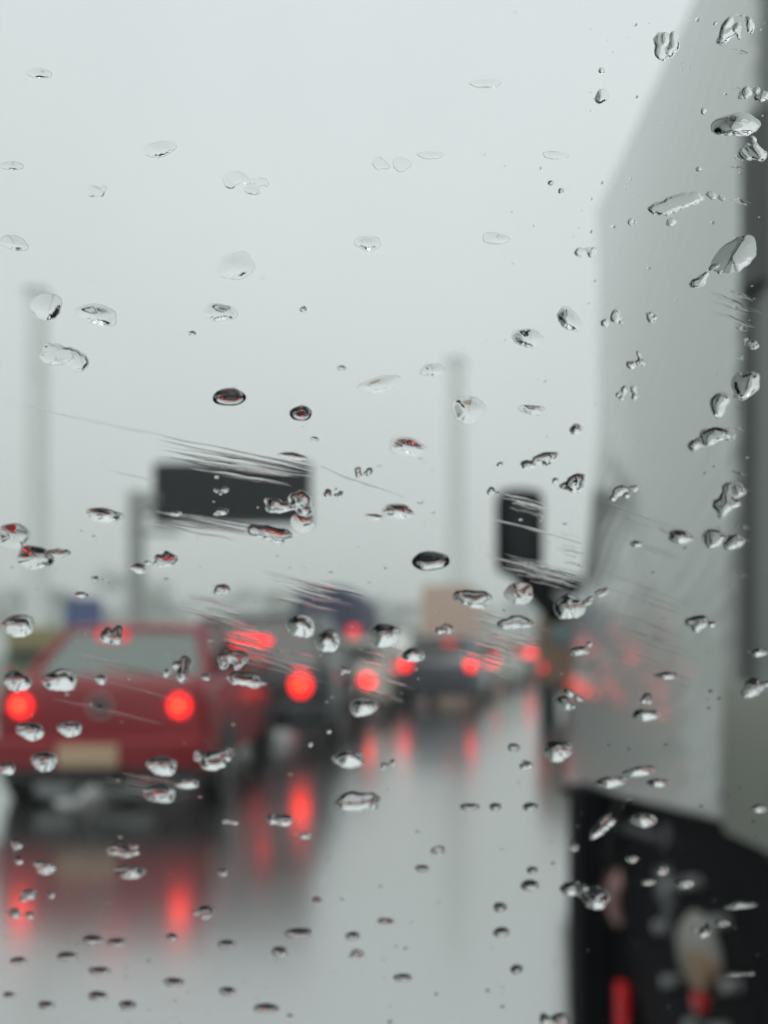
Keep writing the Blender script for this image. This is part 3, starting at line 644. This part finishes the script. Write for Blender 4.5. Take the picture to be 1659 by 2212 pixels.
ZONES = [  # x0, y0, x1, y1, phrase
 (0,0,1285,450,'on the empty top of the sky'),(0,450,1285,740,'above the pillar tops'),(330,930,700,1180,'around the dark sign board'),(0,740,330,1230,'around the taller pillar'),(330,740,760,930,'just above the sign board'),
 (700,740,1060,1240,'around the shorter pillar'),(1060,740,1290,1230,'around the lorry mirror'),(1285,0,1520,900,'on the upper lorry panel'),(1520,0,1700,700,'along the upper dark gap of the lorry'),(1520,700,1700,1900,'along the lower dark gap of the lorry'),
 (1285,900,1520,1580,'on the middle lorry panel'),(1200,1580,1700,1760,'on the foot of the lorry panel'),(1215,1760,1700,2300,'on the dark chassis of the lorry'),(0,1230,440,1440,'over the red saloon roof'),(440,1230,960,1540,'over the tail lamps of the queue'),
 (960,1230,1290,1560,'over the far end of the queue'),(0,1440,480,1760,'over the red saloon tail'),(480,1540,900,1800,'over the road behind the dark hatchback'),(0,1760,560,2000,'over the dark reflection of the red saloon'),
 (900,1560,1260,1860,'over the open wet road'),(560,1800,900,2300,'over the red lamp reflections'),(0,2000,560,2300,'at the foot of the windscreen'),(900,1860,1260,2300,'over the wet road by the lorry'),
]
KW = {'d': ('raindrop', 'dark'), 'r': ('raindrop', 'round'), 'f': ('raindrop', 'flat'), 'c': ('raindrop', 'ragged'), 't': ('raindrop', 'tailed')}
items = []
rng = random.Random(11)
for k, (x, y, w_, h_, kind, ang, hk) in enumerate(DROPS):
    if x > 1240 and y < 1300 and kind in 'ctr': hk *= .5           # shallower films where the glass is steepest in the wind
    u, v, dep = on_glass(x, y); sc = dep / F
    a, b_ = w_ * .5 * sc, h_ * .5 * sc
    ext = max(a, b_) * 1.12 if abs(ang) > 15 else None
    hx, hy = (ext, ext) if ext else (a * 1.12, b_ * 1.2)
    step = .9 * sc
    nx = max(12, min(130, int(2 * hx / step))); ny = max(12, min(110, int(2 * hy / step)))
    me = height_mesh('raindrop', drop_field(kind, a, b_, R(ang), hk, rng), hx, hy, nx, ny)
    o = bpy.data.objects.new('raindrop', me); COL.objects.link(o)
    o.matrix_world = Matrix.Translation(G0 + GU * u + GV * v + GN * .00005) @ GROT.to_4x4()
    size = 'tiny' if w_ < 34 else 'small' if w_ < 58 else 'medium' if w_ < 96 else 'large'
    zone = next((z[4] for z in ZONES if z[0] <= x < z[2] and z[1] <= y < z[3]), 'elsewhere on the windscreen')
    items.append((zone, size + ' ' + KW[kind][1], x, o))
byk = {}
for z, s_, x, o in items: byk.setdefault((z, s_), []).append((x, o))
for (z, s_), L_ in byk.items():
    L_.sort(key=lambda q: q[0])
    for k, (x, o) in enumerate(L_):
        lab = '%s raindrop %s' % (s_, z) if len(L_) == 1 else '%s raindrop %s, %s from left' % (s_, z, nums[k])
        tag(o, lab, 'raindrop', 'raindrops on the windscreen')
# wiper smear: fine threads of water dragged across the glass
verts, faces, smo = [], [], []
def thread(x0, y0, x1, y1, wpx, hk=.5, wob=2.):
    nseg = 26; prev = None; ph = rng.uniform(0, 50)
    for i in range(nseg + 1):
        t_ = i / nseg
        x = x0 + (x1 - x0) * t_; y = y0 + (y1 - y0) * t_ + wob * noise.noise(Vector((t_ * 3, ph, 0))) * 2
        u, v, dep = on_glass(x, y); sc = dep / F
        wd = wpx * sc * .5 * (math.sin(math.pi * min(1, max(0, t_)))) ** .5 * (.7 + .6 * noise.noise(Vector((t_ * 5, ph + 9, 0)))) + 1e-7
        row = []
        for j, (q, hh) in enumerate(((-1, 0), (-.75, .55), (-.3, .92), (.3, .92), (.75, .55), (1, 0))):
            p = GU * u + GV * (v + q * wd) + GN * (.00004 + hh * wd * hk)
            row.append(len(verts)); verts.append(p)
        if prev:
            for j in range(5): faces.append((prev[j], row[j], row[j + 1], prev[j + 1])); smo.append(True)
            faces.append((prev[5], row[5], row[0], prev[0])); smo.append(False)
        prev = row
def bundle(x0, y0, x1, y1, dy, n_, wlo, whi, hk=.5):
    for _ in range(int(n_ * .7)):
        o_ = rng.uniform(-dy, dy); a_ = rng.uniform(0, .35); b_ = rng.uniform(.6, 1)
        thread(x0 + (x1 - x0) * a_, y0 + (y1 - y0) * a_ + o_, x0 + (x1 - x0) * b_, y0 + (y1 - y0) * b_ + o_, rng.uniform(wlo, whi) * 1.9, hk * .16)
thread(330, 935, 700, 1012, 8); thread(335, 948, 690, 1020, 7); thread(340, 985, 690, 1030, 5); thread(0, 862, 350, 940, 4, .3); thread(120, 895, 350, 942, 4, .3); thread(690, 1005, 880, 1075, 12, .4)
thread(325, 1128, 510, 1168, 6); thread(230, 1015, 345, 1040, 4)
bundle(330, 975, 700, 1035, 26, 26, 2.5, 6); bundle(330, 1120, 600, 1160, 18, 14, 2.5, 5)
thread(1055, 1118, 1260, 1176, 8); thread(1045, 1198, 1270, 1262, 8); bundle(1080, 1075, 1200, 1105, 18, 9, 3, 6); bundle(1080, 1215, 1265, 1262, 26, 22, 3, 6)
bundle(1200, 1170, 1265, 1185, 40, 10, 2.5, 4); bundle(980, 1335, 1190, 1395, 40, 18, 2.5, 6); bundle(470, 1400, 720, 1460, 60, 12, 2.5, 5); bundle(380, 1300, 560, 1345, 30, 12, 3, 5)
bundle(560, 1255, 800, 1310, 30, 18, 2.5, 5); bundle(470, 1370, 600, 1400, 26, 14, 2.5, 4.5); bundle(770, 1430, 900, 1470, 60, 10, 2.5, 5); bundle(100, 1480, 440, 1560, 90, 8, 2.5, 5, .2)
bundle(1280, 1240, 1520, 1330, 180, 26, 2.5, 5, .25); bundle(1530, 640, 1659, 690, 30, 8, 3, 6); bundle(200, 1680, 420, 1720, 26, 12, 3, 5, .3); bundle(980, 1400, 1170, 1450, 40, 10, 2.5, 5)
for _ in range(20): bundle(1570, 60 + _ * 62, 1625, 70 + _ * 62, 30, 2, 3, 7, .5); bundle(1265, 300 + _ * 60, 1300, 306 + _ * 60, 30, 1, 3, 5, .4)
me = bpy.data.meshes.new('water_smear'); me.from_pydata(verts, [], faces); me.materials.append(wat); me.polygons.foreach_set('use_smooth', smo)
o = bpy.data.objects.new('water_smear', me); COL.objects.link(o); o.location = G0
tag(o, 'fine threads of water smeared slantwise across the windscreen', 'water', kind='stuff')
# a dusting of specks all over the pane, and drops beyond the edges of the picture
bm = bmesh.new()
for k in range(860):
    if k < 570: x, y = rng.uniform(-40, 1700), rng.uniform(0, 2230); r = rng.uniform(1.0, 2.0) if rng.random() < .7 else rng.uniform(2, 4.2)
    else:
        x, y = rng.uniform(-3500, 5200), rng.uniform(-800, 3000); r = rng.uniform(5, 24)
        if -60 < x < 1720 and -60 < y < 2270: continue
    if k < 570 and y < 1000 and x < 1250 and rng.random() < .55: continue
    u, v, dep = on_glass(x, y); sc = dep / F; r *= sc
    if abs(u) > .66 or not -.33 < v < .37: continue
    c = GU * u + GV * v + GN * .00004; ca = r * rng.uniform(1., 1.9)
    rg = []
    for q, hh in ((1, 0), (.85, .35), (.55, .6), (.2, .7)):
        rg.append([bm.verts.new(c + GU * math.cos(t_) * ca * q + GV * math.sin(t_) * r * q + GN * hh * r) for t_ in [2 * math.pi * i / 12 for i in range(12)]])
    for a_, b_ in zip(rg, rg[1:]):
        for i in range(12): bm.faces.new((a_[i], a_[(i + 1) % 12], b_[(i + 1) % 12], b_[i])).smooth = True
    bm.faces.new(rg[-1]).smooth = True; bm.faces.new(rg[0][::-1])
me = bpy.data.meshes.new('water_specks'); bm.to_mesh(me); bm.free(); me.materials.append(wat)
o = bpy.data.objects.new('water_specks', me); COL.objects.link(o); o.location = G0
tag(o, 'fine specks of rain dusting the whole windscreen', 'water', kind='stuff')

# ------------------------------------------------------------------ haze
hz = bpy.data.materials.new('rain haze'); hz.use_nodes = True; n = hz.node_tree; n.nodes.clear()
pv = n.nodes.new('ShaderNodeVolumePrincipled'); pv.inputs['Color'].default_value = (.97, .99, .985, 1); pv.inputs['Density'].default_value = .0034
ou = n.nodes.new('ShaderNodeOutputMaterial'); n.links.new(pv.outputs[0], ou.inputs['Volume'])
b = MB(); b.box((0, 720, 16.5), (1900, 1640, 35))
tag(b.build('haze', hz, smooth=False), 'pale rain haze over the whole road', 'haze', kind='stuff')
